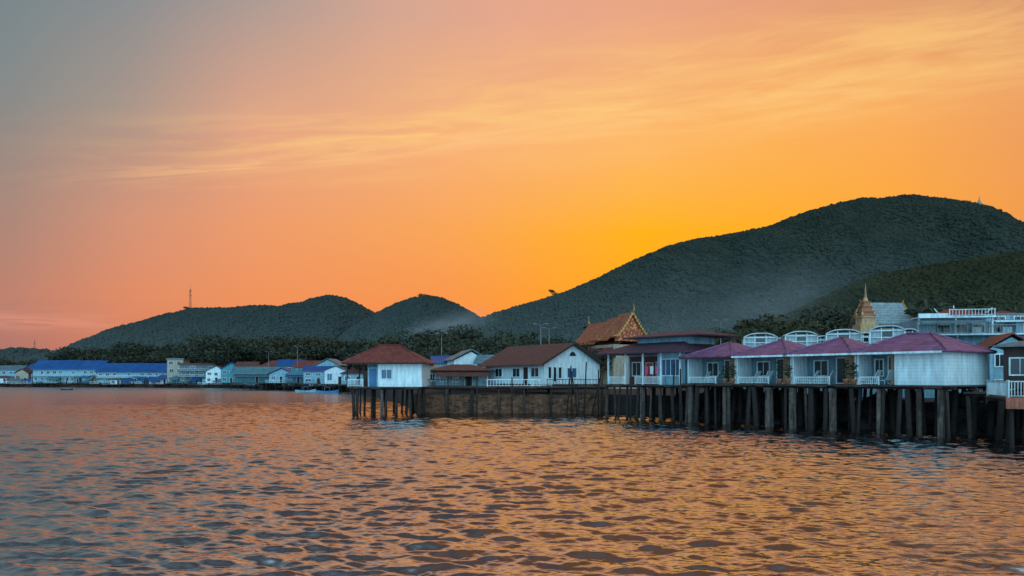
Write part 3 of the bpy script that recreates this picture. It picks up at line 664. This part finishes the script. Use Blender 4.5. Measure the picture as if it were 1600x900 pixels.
# --- gable house
gr=math.radians(35)
e=thing('gable_house','white gable house with brown tiled roof and railing','house',(X(850,90),90,3.4),gr)
W=9.0;Dp=13.0;h=2.6
a=MB(); a.box(0,W,0,Dp,0,h); a.prism(0,W,.001,Dp-.001,h,h+2.25,'y'); a.obj('wall',WSIDE,e)
r=MB(); r.gable(-.9,W+.5,-.8,Dp+.8,h-.35,2.75,.16,'y'); ro=r.obj('roof',BROWNR,e)
b=MB()
for s in(0,1):
    x0=-.9 if s==0 else W+.5; cx=(W-.4)/2
    b.add([(x0,-.86,h-.37),(cx,-.86,h+2.38),(cx,-.86,h+2.6),(x0,-.86,h-.14),(x0,-.805,h-.37),(cx,-.805,h+2.38),(cx,-.805,h+2.6),(x0,-.805,h-.14)],[(0,1,2,3),(4,7,6,5),(0,4,5,1),(3,2,6,7),(0,3,7,4)])
b.obj('bargeboard',WOODD,ro)
b=MB(); b.add([(W/2+.5*math.cos(math.pi*(1-k/8)),-.03,h+.9+.55*math.sin(math.pi*k/8)) for k in range(9)],[tuple(range(9))]); b.obj('attic_vent',GLASS,e)
window(e,.6,1.1,.7,2.1,bars=0); window(e,1.4,1.9,.3,2.1,bars=0); window(e,2.2,2.7,.7,2.1,bars=0)
window(e,3.6,5.1,.8,2.0,glass=BGLASS,bars=1)
for k in range(3): window(e,1.0+k*4,2.6+k*4,.9,2.0,y=0,side='L')
door(e,3.2,4.2,2.1,y=0,side='L')
railing(e,-3.2,-.2,-1.8,-.25,.9)
# --- walkway and sea wall
pw=X(945,87)-X(655,87)
wk=pier('long timber walkway pier on piles before stone wall',(X(655,87),86.6),0,pw,3.2,3.15,8,2,.14,0)
for x0,x1 in((.5,5.6),(8.0,14.2),(15.0,pw-.3)):
    railing(wk,x0,x1,.1,3.152,.85,mat=WHITE if x0>7 and x0<9 else WOODD,step=.35)
e=thing('sea_wall','low brown weathered stone sea wall at the waterline','wall',(X(650,86.9),86.9,0))
Lw=X(948,86.9)-X(650,86.9); nx=120; nz=22
vs=[];fs=[]
for i in range(nx+1):
    for k in range(nz+1):
        x=Lw*i/nx; z=-1+3.2*k/nz; o=mnoise.fractal(Vector((x*1.3,z*2.2,3)),1,2,5)*.28+.12*abs(mnoise.noise(Vector((x*.5,z*3.5,9))))
        vs.append((x,-o+.06*z+.15,z+(mnoise.noise(Vector((x*.8,0,1)))*.12 if k==nz else 0)))
for i in range(nx):
    for k in range(nz): o=i*(nz+1)+k; fs.append((o,o+nz+1,o+nz+2,o+1))
o0=len(vs)
for i in range(nx+1): vs.append((Lw*i/nx,1.6,2.2))
for i in range(nx): fs.append((i*(nz+1)+nz,(i+1)*(nz+1)+nz,o0+i+1,o0+i))
a=MB(); a.add(vs,fs); a.obj('stonework',STONE,e)
# --- hut on piles
hr=math.radians(-3.6)
pier('small square pier on tall dark piles under the hut',(X(547,84),83.0),hr,8.0,7.5,3.15,8,3,.15,.1)
e=thing('stilt_hut','white hut with red brown hip roof standing over water','hut',(X(592,84),83.4,3.16),hr)
a=MB(); a.box(0,5.0,0,5.6,.004,2.75); a.obj('wall',WSIDE,e)
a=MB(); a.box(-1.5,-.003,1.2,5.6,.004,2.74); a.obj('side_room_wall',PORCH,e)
a=MB(); a.hip(-3.9,5.7,-.9,6.5,2.6,4.75,ridge=((-.4,2.8),(2.0,2.8))); ro=a.obj('roof',REDR,e)
a=MB()
for p0,p1 in(((-3.9,-.9,2.74),(-.4,2.8,4.8)),((5.7,-.9,2.74),(2.0,2.8,4.8)),((-.4,2.8,4.8),(2.0,2.8,4.8))): a.cyl(p0,p1,.1,n=6)
a.obj('ridge_cap',REDR,ro)
a=MB(); a.box(-3.9,5.7,-.95,-.903,2.55,2.72); a.obj('fascia',WOODD,ro)
window(e,.4,1.6,.9,1.95,glass=BGLASS,bars=1); door(e,-1.3,-.4,2.1,y=1.2,mat=BLUEP)
for xx,yy in((-3.5,-.3),(-1.6,-.3),(-3.5,4.8)):
    p=MB(); p.box(xx,xx+.13,yy,yy+.13,.004,2.598); p.obj('post',WOODD,e)
railing(e,-3.4,-1.6,-.25,.004,.85,mat=WHITE)
# ================================================================= MID TOWN
house('white gable cottage with brown roof behind walkway','house',736,112,LZ+1,5.2,7,3.6,.25,'gabley',GREYR,WHITE,1.6,.5,1,2,doors=0)
house('low house with blue metal roof','house',712,118,LZ+.5,7,7,3.8,.1,'gablex',BLUER,BLUEW,1.1,.5,1,3)
house('brown roofed waterside house with wooden posts','house',722,98,3.1,7.0,5,2.0,.12,'hip',BROWNR,BLUEW,.9,.8,1,4,awn=BROWNR)
house('small grey shed with metal roof','shed',684,100,3.0,3.0,4,2.2,0,'shed',GREYR,GREYW,.5,.3,1,2,doors=1,name='shed')
house('pale blue cottage with grey roof','house',772,108,LZ+1,5,6,3.0,-.1,'gablex',TEALR,BLUEW,1.2,.5,1,2)
house('low red roofed house among trees','house',862,118,LZ+1,8,7,3.8,.3,'hip',REDR,CREAM,1.6,.6,1,3)
house('grey house with terrace among trees','house',940,150,LZ,8,8,8.2,.2,'flat',REDR,GREYW,.8,.3,3,3,doors=0)
house('grey house with tiled roof by the temple','house',950,175,LZ,10,8,14.2,.0,'hip',REDR,GREYW,1.2,.4,3,5,doors=0)
house('grey house under the wooded hillside','house',1165,240,LZ,9,9,15,.0,'flat',GREYR,GREYW,1.2,.4,3,3,doors=0)
# --- temple
tr=math.radians(27); D=130
e=thing('temple','thai temple with orange tiled roof and golden gable','temple',(X(963,D),D,LZ),tr)
zb=Zp(527,D)-LZ; ap=Zp(489,D)-LZ; W=7.0
a=MB(); a.box(-.2,W+.2,0.6,14,0,zb-1.2); a.obj('wall',CREAM,e)
def troof(mb,xa,xb,ya,yb,z0,z1,th=.25):
    c=(xa+xb)/2; n=6; prL=[]
    for k in range(n+1):
        t=k/n; prL.append((xa+(c-xa)*t, z0+(z1-z0)*(t**1.25)))
    pr=prL+[(2*c-x,z) for x,z in prL[::-1][1:]]
    top=[(x,z+th) for x,z in pr][::-1]; loop=pr+top; m=len(loop)
    vs=[(x,ya,z) for x,z in loop]+[(x,yb,z) for x,z in loop]
    fs=[(i,(i+1)%m,m+(i+1)%m,m+i) for i in range(m)]
    k=len(pr)
    for i in range(k-1): fs+=[(i,i+1,m-2-i,m-1-i),(m+i,2*m-1-i,2*m-2-i,m+i+1)]
    mb.add(vs,fs)
a=MB(); troof(a,-.6,W+.6,2.0,7.5,zb-.5,ap-.6); troof(a,0,W,0,4.0,zb,ap); troof(a,-.9,W+.9,6,14,zb-1.1,ap-1.2); ro=a.obj('roof',ORANGER,e)
a=MB(); troof(a,-2.4,W+2.4,.8,14.5,zb-2.9,zb+.5,.2); a.obj('lower_roof',REDR,ro)
a=MB(); a.add([(.3,.2,zb),(W-.3,.2,zb),(W/2,.2,ap-.3),(.3,.6,zb),(W-.3,.6,zb),(W/2,.6,ap-.3)],[(0,1,2),(3,5,4),(0,3,4,1),(1,4,5,2),(2,5,3,0)]); a.box(.1,W-.1,.15,.62,zb-.6,zb-.003); a.obj('gable',ORN,e)
a=MB(); n=9
def edge(yy,xa,xb,z0,z1,rr):
    c=(xa+xb)/2
    for s in(0,1):
        f=lambda t:((xa+(c-xa)*t if s==0 else xb-(xb-c)*t), yy, z0+(z1-z0)*(t**1.25)+.12)
        for k in range(n):
            t0=k/n;t1=(k+1)/n; a.cyl(f(t0),f(t1),rr,n=6)
            q0=Vector(f((t0+t1)/2)); a.cyl(q0,q0+Vector(((-.25 if s==0 else .25),0,.5)),rr*.6,.02,5)
        o=Vector(f(0)); sx=-1 if s==0 else 1
        a.cyl(o,o+Vector((.7*sx,0,.25)),rr,.1,6); a.cyl(o+Vector((.7*sx,0,.25)),o+Vector((.85*sx,0,1.0)),.1,.02,6)
edge(-.12,0,W,zb,ap,.18); edge(4.0,-.6,W+.6,zb-.5,ap-.6,.12)
for yy,zt in((-.12,ap),(14.0,ap-1.2)):
    sg=-1 if yy<1 else 1; t0_=Vector((W/2,yy,zt+.2)); a.cyl(t0_,t0_+Vector((0,.4*sg,.7)),.15,.1,6); a.cyl(t0_+Vector((0,.4*sg,.7)),t0_+Vector((0,.2*sg,1.6)),.1,.02,6)
a.obj('finial_trim',GOLD,ro)
# --- chedi + hall
D=130
e=thing('chedi','slender pale gold thai stupa with pointed spire','stupa',(X(1352,D),D,LZ))
z=lambda py:Zp(py,D)-LZ
a=MB(); a.box(-1.6,1.6,-1.6,1.6,0,z(508)); a.box(-1.2,1.2,-1.2,1.2,z(508)+.001,z(497)); a.box(-1.35,1.35,-1.35,1.35,z(497)+.001,z(495)); a.obj('base',PGOLD,e)
a=MB()
for i,(r,y0,y1) in enumerate(((1.0,495,488),(1.15,488,486.5),(.8,486.5,480),(.95,480,478.5),(.6,478.5,473),(.7,473,471.8))): a.box(-r,r,-r,r,z(y0)+.002,z(y1))
a.obj('tiers',TERRA,e)
a=MB(); a.lathe([(.5,z(471.8)+.01),(.46,z(469)),(.3,z(466)),(.25,z(464)),(.3,z(463.5)),(.18,z(461)),(.22,z(460.4)),(.12,z(457)),(.15,z(456.5)),(.07,z(451)),(.02,z(442))],n=12); a.obj('spire',PGOLD,e)
for sx,sy in((-1,-1),(1,-1),(-1,1),(1,1)):
    b=MB(); b.lathe([(.2,z(495)),(.22,z(491)),(.1,z(488)),(.02,z(482))],cx=1.05*sx,cy=1.05*sy,n=8); b.obj('corner_spire',PGOLD,e)
e=thing('temple_hall','temple hall with pale grey roof and golden finials','temple',(X(1398,D),D+1,LZ),.1)
a=MB(); a.box(-3.4,3.4,0,6,0,z(502)); a.obj('wall',PGOLD,e)
a=MB(); a.gable(-3.9,3.9,-1.0,7.0,z(507),Zp(471,D)-Zp(507,D),.2,'x'); ro=a.obj('roof',M('pale_temple_roof',(.22,.33,.36),.5,.15,.8,.1,'tile',2,dirt=.3),e)
a=MB()
for x in(-3.95,3.95):
    for y0 in(-1,7): a.cyl((x,y0,z(507)+.2),(x,3,z(471)+.25),.14,n=6)
    a.cyl((x,3,z(471)+.25),(x+(.3 if x>0 else -.3),3,z(465)),.12,.03,6); a.cyl((x,-1,z(507)+.2),(x,-1.5,z(501)),.12,.03,6)
a.obj('finial_trim',GOLD,ro)
# --- guest house
D=78
e=thing('guest_house','multi storey guest house with tiled parapet roof and terraces','building',(X(1515,D),D,LZ),-.18)
z=lambda py:Zp(py,D)-LZ
a=MB(); a.box(-5,2.0,1.5,8,0,z(497)); a.box(2.001,9,1.5,8,0,z(491)); a.box(-1.8,2.0,3.0,8,z(497)+.001,z(489)); a.box(-5,-3.2,.3,1.498,0,z(497)-.01); a.box(4.5,9,.2,1.497,0,z(501)); a.obj('wall',BLUEW,e)
a=MB(); a.hip(-2.2,2.6,2.5,7,z(489)+.004,z(476)); ro=a.obj('roof',REDR,e)
a=MB(); a.hip(3.2,6.0,2.0,7,z(491)+.005,z(482)); a.obj('small_roof',BROWNR,ro)
a=MB(); a.hip(6.4,9.2,2.0,7,z(491)+.006,z(484)); a.obj('small_roof',GREYR,ro)
a=MB(); a.cyl((-2.2,2.5,z(489)+.2),(-2.7,2.2,z(478)),.1,.03,6); a.cyl((2.6,2.5,z(489)+.2),(3.1,2.2,z(478)),.1,.03,6); a.cyl((.2,4.7,z(476)),(.2,4.7,z(470)),.1,.02,6); a.obj('finial',WHITE,ro)
a=MB(); a.box(-5.3,2.2,-.9,1.49,z(497)+.004,z(495)); a.box(2.3,9.3,-.5,1.49,z(504)+.004,z(502)); a.box(-5.3,9.3,-.9,1.48,z(524),z(522)); a.box(-5.3,-2.4,-.9,-.75,z(495)+.003,z(490)); a.obj('terrace_slab',WHITE,e)
for xx in(-5.1,-1.5,2.0,5.8,9.0):
    p=MB(); p.box(xx-.08,xx+.08,-.85,-.69,0,z(524)-.002); p.obj('column',GREYW,e)
    p=MB(); p.box(xx-.08,xx+.08,-.45,-.29,z(522)+.002,z(504) if xx>2.1 else z(497)); p.obj('column',WHITE,e)
a=MB(); a.add([(-5.4,-2.4,z(507)),(1.0,-2.4,z(507)),(1.0,-.95,z(502)),(-5.4,-.95,z(502)),(-5.4,-2.4,z(506)),(1.0,-2.4,z(506)),(1.0,-.95,z(501)),(-5.4,-.95,z(501))],[(0,3,2,1),(4,5,6,7),(0,1,5,4),(1,2,6,5),(2,3,7,6),(3,0,4,7)]); a.obj('awning',GREYR,e)
railing(e,-5.2,9.2,-.72,z(522)+.003,.95,mat=METAL,step=.3); railing(e,-2.3,2.1,-.82,z(495)+.003,.75,mat=WHITE,step=.3); railing(e,2.4,9.2,-.42,z(502)+.003,.75,mat=METAL,step=.3)
for k in range(4): window(e,-2.6+k*1.7,-1.4+k*1.7,z(520)+.1,z(505),y=1.5)
door(e,5.2,6.3,z(507),y=.2,z0=z(521)); window(e,7,8.4,z(518),z(506),y=.2)
for k in range(3): window(e,2.8+k*2.1,4.0+k*2.1,z(500),z(494),y=1.5,bars=1)
for x_ in(.5,3.4,7.6):
    b=MB(); b.box(x_,x_+.9,.6 if x_<4 else -.3,1.0 if x_<4 else .1,z(521),z(521)+.7); b.cyl((x_+.45,.55 if x_<4 else -.36,z(521)+.35),(x_+.45,.62 if x_<4 else -.28,z(521)+.35),.25,n=12); b.obj('air_conditioner',FABRIC,e)
house('narrow pale blue house with small ornate roof','house',1580,66,LZ,3.4,5,4.6,-.3,'gabley',REDR,BLUEW,1.3,.4,2,2,doors=0)
# --- waterside building and platform
e=thing('waterside_shop','dark waterside building with rust orange balcony','building',dk(34.6,4.2,3.4),RD+.25)
a=MB(); a.box(.6,9,1.6,8,0,3.0); a.obj('wall',DBROWN,e)
a=MB(); a.hip(.0,9.6,1.0,8.6,3.01,3.9); a.obj('roof',GREYR,e)
window(e,1.0,2.2,1.0,2.2,y=1.6); window(e,3.0,4.6,1.0,2.2,y=1.6); door(e,5.2,6.1,2.1,y=1.6)
a=MB(); a.box(2.2,8,.3,1.58,1.9,2.02); a.obj('awning',RUST,e)
pf=pier('rust painted landing platform with white railings',(X(1572,44),44),-.35,7,5,3.0,7,2,.17,.1)
a=MB(); a.box(-.06,7.06,-.18,-.105,2.35,3.02); a.obj('edge_board',RUST,pf)
railing(pf,.1,6.9,.1,3.003,1.0,mat=FABRIC); railing(pf,.2,4.8,.1,3.003,1.0,mat=FABRIC,along='y')
pier('short service pier on dark piles beside end bungalow',dk(34.0,1.2),RD,9,7,3.2,9,3,.17,.05)
v0,f0=icoverts(2); a=MB()
for i in range(260):
    t=R(3,46); s=R(4.6,8.2); r=R(.4,.95); p=dk(t,s,R(-.2,.6)+max(0,s-5)*.75)
    a.add([tuple(np.array(p)+v*r*np.array([1,1,.8])*(1+.35*mnoise.noise(Vector(v*1.7+i)))) for v in v0],[tuple(f) for f in f0])
rk=a.obj('rubble',ROCK); rk['kind']='stuff'; tag(rk,'heap of dark boulders along the bank under pier','rock pile')
# ================================================================= poles / lamps
def pole(px,d,z0,z1,r=.09,lean=0,label='weathered wooden mooring pole beside the walkway'):
    a=MB(); a.cyl((0,0,0),(lean,0,z1-z0),r,r*.7,8); a.cyl((lean,0,z1-z0),(lean*1.01,0,z1-z0+.05),r*.9,r*.5,8)
    o=a.obj('wooden_pole',PILEM); o.location=(X(px,d),d,z0); tag(o,label,'pole','wooden mooring poles')
for px,d,y1,l in((884,84.5,572,.6),(893,84.6,590,0),(905,84.4,580,-.9),(912,84.5,566,.3),(921,84.7,585,1.3),(935,84.0,578,0),(1063,70,577,0),(1050,71,570,.2),(700,84.8,592,0),(745,84.8,590,0),(800,84.8,590,0),(985,74.2,592,0)):
    pole(px,d,-1.2,Zp(y1,d),.1,l)
def lamp(px,d,topy):
    z1=Zp(topy,d); e=thing('street_lamp','tall galvanised street lamp with twin arms near shore','street lamp',(X(px,d),d,LZ),R(-.3,.3),'street lamps along the shore road')
    h=z1-LZ; a=MB(); a.cyl((0,0,0),(0,0,h),.11,.06,8); a.cyl((0,0,h-.05),(-.7,0,h+.2),.04,n=6); a.cyl((0,0,h-.05),(.7,0,h+.2),.04,n=6); a.obj('pole',METAL,e)
    for s in(-1,1):
        b=MB(); b.box(s*.95-.3,s*.95+.3,-.12,.12,h+.15,h+.26); b.obj('lamp_head',METAL,e)
for px,d,ty in((845,120,508),(858,126,514),(690,150,522),(465,240,542),(1126,120,502),(420,250,550)): lamp(px,d,ty)
# ================================================================= FAR SHORE TOWN
B=2.1
house('long two storey blue roofed shore building with balcony','building',105,325,B,29,10,5.6,.05,'gablex',BLUER,BLUEW,4.0,.8,2,11,doors=1,balc=True)
house('long pale building with bright blue metal roof','building',212,318,B,32,10,4.4,.06,'gablex',BLUER,BLUEW,3.8,.8,2,11,balc=True)
house('small white shore house with grey roof','house',12,335,B,12,8,5.5,.0,'gablex',GREYR,BLUEW,2,.5,2,4)
house('small brown roofed shed by the water','house',34,330,B,6,7,4,.0,'gabley',BROWNR,CREAM,2,.5,1,2)
house('red roofed house among shore trees','house',188,345,B,10,8,8.0,.0,'hip',REDR,CREAM,2.5,.5,2,3)
house('tall cream block with flat roof on shore','building',274,308,B,6.5,8,9.6,.1,'flat',GREYR,CREAM,.8,.3,3,2,doors=0)
house('terraced building with flat roof and balconies','building',308,305,B,14,9,7.4,.08,'flat',BROWNR,GREYW,1,.5,3,4,balc=True)
house('white two storey house with grey metal roof','house',338,296,B,8,8,4.6,.1,'gabley',TEALR,WHITE,2.2,.5,2,3)
house('turquoise gable house with blue roof on shore','house',362,290,B,8,8,5.4,.1,'gabley',BLUER,TURQ,2.6,.5,2,3)
house('red brown roofed house beside blue roofs','house',383,280,B,8,7,5.6,.0,'gablex',BROWNR,CREAM,2.4,.5,2,3)
house('open boathouse with pale metal roof on stilts','house',402,250,2.5,15,9,2.8,.1,'gablex',TEALR,TURQ,2.4,1.4,1,5,stilts=1,awn=GREYR)
house('small house with blue roof on stilts over water','house',440,244,2.5,8,8,2.8,.1,'gabley',BLUER,BLUEW,2.1,.6,1,3,stilts=1)
house('teal roofed waterside house on stilts','house',467,236,2.5,8,8,2.6,.1,'hip',TEALR,TURQ,2.2,.6,1,3,stilts=1,awn=BLUER)
house('stilt house with pale blue walls over water','house',497,222,2.4,8.5,7,3.6,.12,'gablex',BLUER,BLUEW,1.5,.5,2,3,stilts=1)
house('small white boathouse with blue roof on stilts','house',524,214,2.4,6,7,3.8,.1,'gabley',BLUER,WHITE,1.4,.4,1,2,stilts=1,glass=BGLASS)
house('low pale hut with brown roof by the water','house',551,200,2.4,6,7,2.8,.1,'hip',BROWNR,BLUEW,1.6,.5,1,2,stilts=1)
house('grey walled house behind the stilt houses','house',424,275,B,9,8,6.2,.0,'hip',REDR,GREYW,2.4,.5,2,3)
house('turquoise house with red roof behind the shore','house',480,262,B,9,8,5.8,.0,'gablex',REDR,TURQ,2.2,.5,2,3)
house('turquoise house with blue roof behind the shore','house',452,270,B,9,8,6.4,.1,'gablex',BLUER,TURQ,2.2,.5,2,3)
house('pale blue house with teal roof behind stilt houses','house',512,240,B,8,8,6.0,-.1,'gabley',TEALR,BLUEW,2.2,.5,2,3)
house('small blue roofed shore house','house',60,338,B,10,8,6.4,.0,'gablex',BLUER,TURQ,2,.5,2,3)
rcs=[('blue',BLUER),('blue',BLUER),('grey',GREYR),('brown',BROWNR),('teal',TEALR),('red',REDR)]; wcs=[('white',WHITE),('pale blue',BLUEW),('turquoise',TURQ),('turquoise',TURQ),('grey',GREYW),('grey',GREYW),('cream',CREAM)]
def shore_d(px): return np.interp(px,[0,200,370,430,540],[334,320,298,258,224])
for px in list(range(4,372,14))+list(range(380,560,11)):
    rn,rm=random.choice(rcs); wn,wm_=random.choice(wcs); px_=px+R(-6,6); d=float(shore_d(px_))-R(1.5,5)
    ty=random.choice(['gablex','gabley','shed','hip'])
    house(f'small {wn} waterfront shack with {rn} roof on stilts','house',px_,d,R(1.3,1.9),R(2.6,5.5),R(3,4.5),R(1.7,2.7),R(-.25,.3),ty,rm,wm_,R(.7,1.3),R(.3,.6),1,2,stilts=1,sidewin=False,group='small waterfront shacks',awn=rm if random.random()<.4 else None)
e=thing('quay_wall','low dark quay wall along the distant shore','wall',(0,0,0))
a=MB(); pts=[(X(-60,334),334),(X(0,333.5),333.5),(X(200,319.5),319.5),(X(370,297.5),297.5)]
for (x0,y0),(x1,y1) in zip(pts[:-1],pts[1:]):
    a.add([(x0,y0-.6,-1),(x1,y1-.6,-1),(x1,y1-.6,1.2),(x0,y0-.6,1.2),(x0,y0+1.8,-1),(x1,y1+1.8,-1),(x1,y1+1.8,1.2),(x0,y0+1.8,1.2)],[(0,1,2,3),(4,7,6,5),(3,2,6,7),(0,3,7,4),(1,5,6,2)])
a.obj('stonework',STONE,e)
def boat(px,d,rot,label,mat=WOODD,s=1.0):
    e=thing('fishing_boat',label,'boat',(X(px,d),d,-.05),rot)
    n=12; vs=[]; Lb=6*s
    for k in range(n+1):
        t=k/n; x=-Lb/2+Lb*t; w=.9*s*math.sin(math.pi*min(1,.18+t*.82))**.6+.02; sh=.55*s+.5*s*(2*t-1)**2*(1 if t>.5 else .5)
        vs+=[(x,-w,sh),(x,-w*.6,-.15),(x,w*.6,-.15),(x,w,sh),(x,w*.9,sh-.02),(x,0,.15),(x,-w*.9,sh-.02)]
    fs=[]
    for k in range(n):
        for i in range(7): fs.append((7*k+i,7*k+(i+1)%7,7*k+7+(i+1)%7,7*k+7+i))
    fs+=[(0,1,2,3,4,5,6),tuple(7*n+i for i in range(7))]
    a=MB(); a.add(vs,fs); a.obj('hull',mat,e)
    b=MB(); b.box(-.9*s,.7*s,-.5*s,.5*s,1.6*s,1.66*s)
    for x_,y_ in((-.8,-.45),(-.8,.45),(.6,-.45),(.6,.45)): b.cyl((x_*s,y_*s,.15),(x_*s,y_*s,1.6*s),.03,n=5)
    b.obj('canopy',BLUEP,e)
boat(105,250,.2,'tiny dark open boat floating on calm water',s=.6)
boat(512,203,.1,'small wooden boat with blue canopy by stilts',BLUEP,1.0)
boat(478,212,-.1,'pale wooden boat moored beside stilt houses',BLUEW,1.0)
